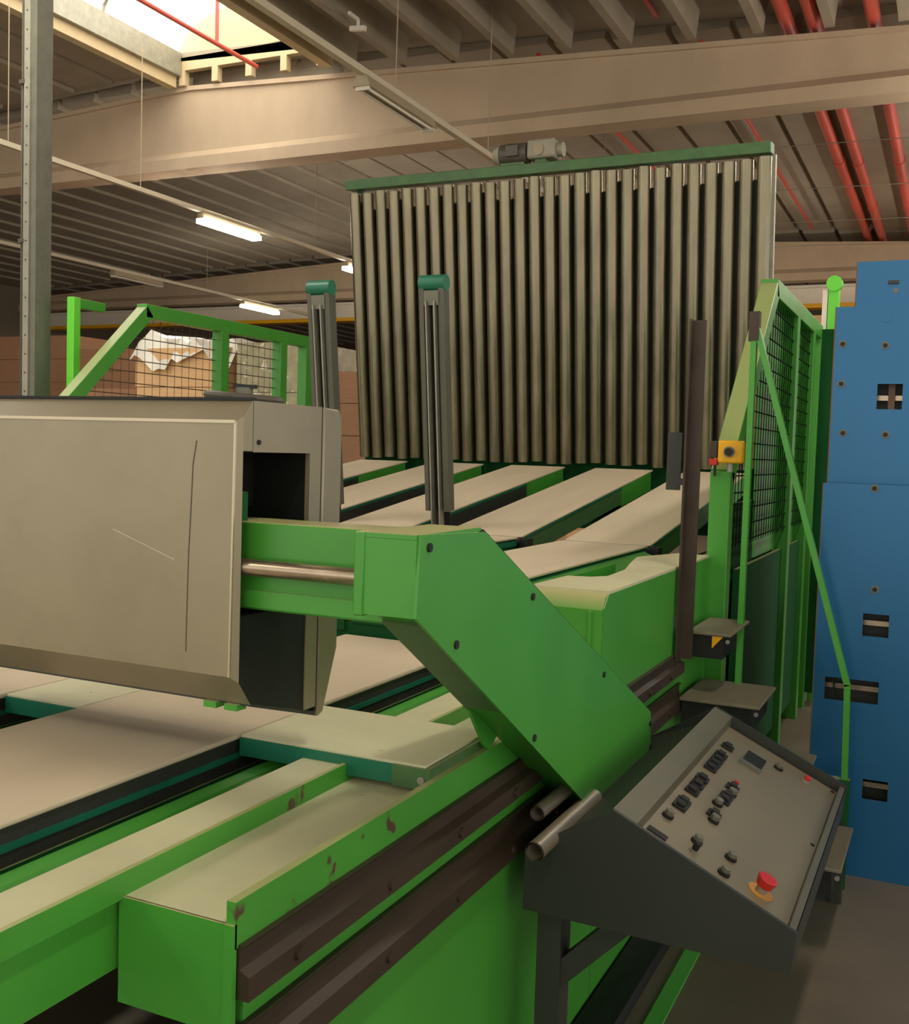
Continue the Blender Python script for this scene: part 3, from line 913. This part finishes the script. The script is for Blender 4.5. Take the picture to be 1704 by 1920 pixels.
# galvanised column on the left with a cable
cl = thing('steel_column', (-5.45, 5.05, 0), 'galvanised steel column with a cable along its left side', 'column')
MB().box(-5.475, -5.425, 5.00, 5.02, 0, 6.9).build('front_face', 'galv', cl)
MB().box(-5.425, -5.375, 5.01, 5.14, 0, 6.9).build('side_face', 'galvd', cl)  # darker steel puts the shade of side and back into the colour
MB().box(-5.475, -5.43, 5.10, 5.14, 0, 6.9).build('back_face', 'galvd', cl)
MB().box(-5.55, -5.30, 4.9, 5.2, 0, .015).build('base_plate', 'galvd', cl)
MB().cyl((-5.505, 5.02, 0), (-5.505, 5.02, 6.9), .009, 8).build('cable', 'motor', cl)
for z in (1.9, 2.9, 3.9, 4.8):
    MB().box(-5.515, -5.47, 4.995, 5.03, z, z + .025).build('cable_clip', 'motor', cl)
for k in range(26):
    z = 1.95 + k * .12
    MB().cyl((-5.45, 5.0, z), (-5.45, 4.998, z), .007, 8).build('slot', 'motor', cl)
tag(MB().cyl((-5.40, 5.08, 4.50), (-4.2, 6.0, 5.22), .012, 8).build('tie_rod', 'motor', None),
    'thin dark tie rod running from the steel column to the roof', 'rod')

# ================================================================== lamps and trunking
rows = (('trunk', -5.0, 'pale lamp trunking crossing above the roller wall'),
        ('trunk', -10.1, 'pale lamp trunking at the left carrying two lit lamps'),
        ('trunk', -15.2, 'farthest lamp trunking near the left wall'),
        ('trunk', .35, 'pale lamp trunking over the aisle on the right'))
for (nm, x, lab) in rows:
    t = thing('lamp_trunking', (x, 10, 5.03), lab, 'trunking', 'rows of lamp trunking')
    MB().box(x - .035, x + .035, -6, 23.9, 5.0, 5.06).build('channel', 'trunk', t)
    for y in ((2.8, 9.0, 11.2, 15.5, 19.5) if x > -12 else (13, 19)):
        zt_ = beam_top(x) + .3
        MB().cyl((x, y, 5.06), (x, y, zt_), .006, 6).build('hanger_rod', 'fixture', t)


def lamp(x, y0, y1, on, label):
    L = thing('strip_lamp', (x, (y0 + y1) / 2, 4.9), label, 'lamp', 'strip lamps')
    hwd = .06 if on else .09
    MB().prism([(x - hwd, 4.915 if on else 4.90), (x + hwd, 4.915 if on else 4.90), (x + .05, 5.0), (x - .05, 5.0)], 'y', y0, y1).build('housing', 'fixture', L, 0.004)
    if on:
        MB().box(x - .085, x + .085, y0 + .02, y1 - .02, 4.852, 4.9145).build('diffuser', 'lamp', L)
    else:
        for dx in (-.045, .045):
            MB().cyl((x + dx, y0 + .06, 4.885), (x + dx, y1 - .06, 4.885), .013, 10).build('tube', 'white', L)
        for yy in (y0 + .03, y1 - .03):
            MB().box(x - .07, x + .07, yy - .012, yy + .012, 4.868, 4.9).build('tube_holder', 'white', L)


lamp(-5.0, 8.36, 9.72, False, 'unlit strip lamp hanging in front of the big concrete beam')
lamp(-10.1, 12.45, 13.85, True, 'long lit strip lamp to the left of the roller wall')
lamp(-10.1, 16.5, 17.9, True, 'lit strip lamp just left of the top of the first rollers')
lamp(-15.2, 20.3, 21.7, True, 'small far lit strip lamp above the left mesh guard')
lamp(-15.2, 16.1, 17.5, False, 'far unlit strip lamp on the leftmost trunking')
lamp(-10.1, 20.4, 21.8, True, 'far added lit strip lamp hidden behind the left half of the roller wall')  # unseen, added with the next two to light the far girder
lamp(-5.0, 19.4, 20.8, True, 'far added lit strip lamp hidden behind the right half of the roller wall')
lamp(.35, 19.6, 21.0, True, 'farthest added lit strip lamp over the right aisle')
lamp(-10.1, 4.2, 5.6, True, 'added lit strip lamp out of view over the left side')  # unseen, added with the next two to light machine and rollers
lamp(-5.0, 3.2, 4.6, True, 'added unseen lit strip lamp over the control desk end of the machine')
lamp(-5.0, -2.2, -.8, True, 'added lit strip lamp behind the viewer over the conveyor')
for y, nm in ((-3.0, 'behind the viewer'), (1.6, 'above the control desk'), (6.2, 'above the blue machine'), (10.8, 'before the big concrete beam'), (15.4, 'beyond the big concrete beam')):  # unseen aisle row added for light; flare at the right hints at one
    lamp(.35, y, y + 1.4, True, 'unseen lit strip lamp over the right aisle ' + nm)

# red pipes
for (x, z, lab) in ((-1.90, 6.36, 'left one of the two neighbouring thick red pipes under the roof'),
                    (-1.615, 6.32, 'right one of the two neighbouring thick red pipes under the roof'),
                    (-1.02, 6.29, 'single thick red pipe under the roof near the right edge')):
    p = thing('red_pipe', (x, 14, z), lab, 'pipe', 'thick red pipes')
    MB().cyl((x, -6, z + .045), (x, 34, z + .045), .075, 16).build('pipe', 'redpipe', p)
    for y in (9.8, 14.7, 17.8, 20.9):
        MB().cyl((x, y, z + .045), (x, y + .12, z + .045), .088, 16).build('coupling', 'redpipe', p)
for (pts, lab) in (((((-3.31, 4, 6.62), (-3.31, 11.95, 6.62))), 'thin red pipe between roof ribs right of centre'),
                   (((-8.75, 5, 6.72), (-8.75, 11.9, 6.72)), 'thin red pipe running along under the skylight'),
                   (((-4.9, 12.4, 6.55), (-4.9, 22, 6.55)), 'thin red pipe under the roof behind the geared motor'),
                   (((-2.9, 12.4, 6.44), (-2.9, 23, 6.44)), 'thin red pipe under the roof behind the right top corner of the roller wall')):
    tag(MB().path(pts, .03, 10).build('sprinkler_pipe', 'redpipe', None), lab, 'pipe', 'thin red pipes')
tag(MB().path([(-8.75, 11.05, 6.72), (-8.75, 11.05, 7.5)], .025, 10).build('riser_pipe', 'redpipe', None),
    'short upright red pipe rising inside the skylight', 'pipe')
sb = thing('roof_bracket', (-6.3, 10.4, 6.45), 'small white hook bracket on a roof rib', 'bracket')
MB().bar((-6.34, 10.3, 6.47), (-6.34, 10.5, 6.47), .03, .03).build('hook', 'white', sb)
MB().bar((-6.34, 10.5, 6.47), (-6.34, 10.5, 6.36), .03, .03).build('drop', 'white', sb)
MB().bar((-6.44, 10.5, 6.38), (-6.24, 10.5, 6.36), .05, .05).build('base', 'white', sb)

# thin wires stretched under the second bay
for k, y in enumerate((15.0, 17.4, 19.8, 22.0)):
    tag(MB().cyl((-4.0, y, 5.93), (4, y, 5.78), .006, 6).build('stretched_wire', 'galv', None),
        ('nearest', 'second nearest', 'third nearest', 'farthest')[k] + ' thin wire stretched across below the red pipes', 'wire', 'stretched wires')

# crane runway girder far behind
cr = thing('crane_girder', (-8, 24.2, 4.95), 'far white crane girder with a yellow lower edge', 'girder')
MB().box(-26, 10, 24.1, 24.3, 5.06, 5.40).build('web', 'white', cr)
MB().box(-26, 10, 24.0, 24.4, 4.97, 5.06).build('lower_flange', 'yellow', cr)
MB().box(-26, 10, 24.02, 24.38, 5.40, 5.46).build('upper_flange', 'white', cr)


# ================================================================== cardboard stacks
def stack(x0, x1, y0, y1, zt, m, label, layers=8, film=None):
    s = thing('cardboard_stack', ((x0 + x1) / 2, (y0 + y1) / 2, 0), label, 'cardboard stack', 'stacks of cardboard')
    for yy in (y0 + .05, (y0 + y1) / 2, y1 - .15):
        MB().box(x0, x1, yy, yy + .1, 0, .10).build('pallet_runner', 'wood', s)
    MB().box(x0, x1, y0, y1, .10, .14).build('pallet_deck', 'wood', s)
    h = (zt - .14) / layers
    for k in range(layers):
        d = random.uniform(0, .02)
        MB().box(x0 + d, x1 - d, y0 + d, y1 - d, .14 + k * h + .006, .14 + (k + 1) * h).build('bundle', m, s)
    if film:
        # crumpled film thrown over the top
        f = MB()
        nx, ny = 16, 8
        vs = []
        for i in range(nx + 1):
            for j in range(ny + 1):
                u_, v_ = i / nx, j / ny
                x = x0 - .05 + u_ * (x1 - x0 + .1)
                y = y0 - .06 + v_ * (y1 - y0 + .1)
                e = min(u_, 1 - u_, v_, 1 - v_)
                z = zt + .02 + random.uniform(0, .10) - (.22 + .1 * math.sin(7 * u_) if j == 0 else .0) + (.12 * math.exp(-((u_ - .12) / .12) ** 2))
                vs.append((x, y, z))
        fs = [(i * (ny + 1) + j, (i + 1) * (ny + 1) + j, (i + 1) * (ny + 1) + j + 1, i * (ny + 1) + j + 1) for i in range(nx) for j in range(ny)]
        f.add(vs, fs)
        f.build('film_cover', film, s)
    return s


stack(-8.15, -6.9, 9.0, 10.2, 2.66, 'card', 'tan cardboard stack with white plastic film draped over its top', 6, 'film')
stack(-6.80, -5.9, 9.0, 10.0, 2.70, 'filmg', 'film wrapped greenish stack right of the tan cardboard', 5)
stack(-5.85, -5.05, 9.2, 10.4, 2.42, 'card_d', 'brown cardboard stack just left of the bottom of the roller wall', 7)
stack(-10.2, -8.9, 10.2, 11.5, 2.30, 'card_d', 'brown cardboard stack behind the slanted bar of the left guard', 6)
stack(-12.3, -10.7, 11.8, 13.2, 2.15, 'card', 'low tan stack beside the column at the far left', 6)
stack(-13.9, -11.9, 13.8, 15.2, 3.2, 'card_d', 'tall brown stack behind the steel column', 8)
stack(-16.6, -14.3, 14.2, 15.6, 3.5, 'card_d', 'tall brown stack at the left edge of the picture', 8)
stack(-10.9, -8.2, 15.0, 16.4, 3.2, 'card_d', 'high brown stack far behind the left guard', 8)
stack(-7.4, -5.2, 15.0, 16.2, 3.0, 'card', 'high tan stack far behind the middle of the left guard', 8)
stack(-3.4, -.8, 19.0, 20.6, 4.15, 'card', 'far tan stack seen between the right guard and the blue machine', 9)

# floor items on the aisle
dct = tag(MB().prism([(-.905, 0), (-.786, 0), (-.796, .03), (-.900, .03)], 'y', 1.3, 4.3).build('cable_duct', 'black', None),
          'black cable duct on the floor along the green panel', 'cable duct')
gs = tag(MB().box(-.732, -.683, 1.3, 3.62, 0.001, .008).build('floor_strip', 'strip', None),
         'bright green strip on the floor below the control desk', 'floor strip')

for o in bpy.data.objects:
    if '_w' in o:
        del o['_w']
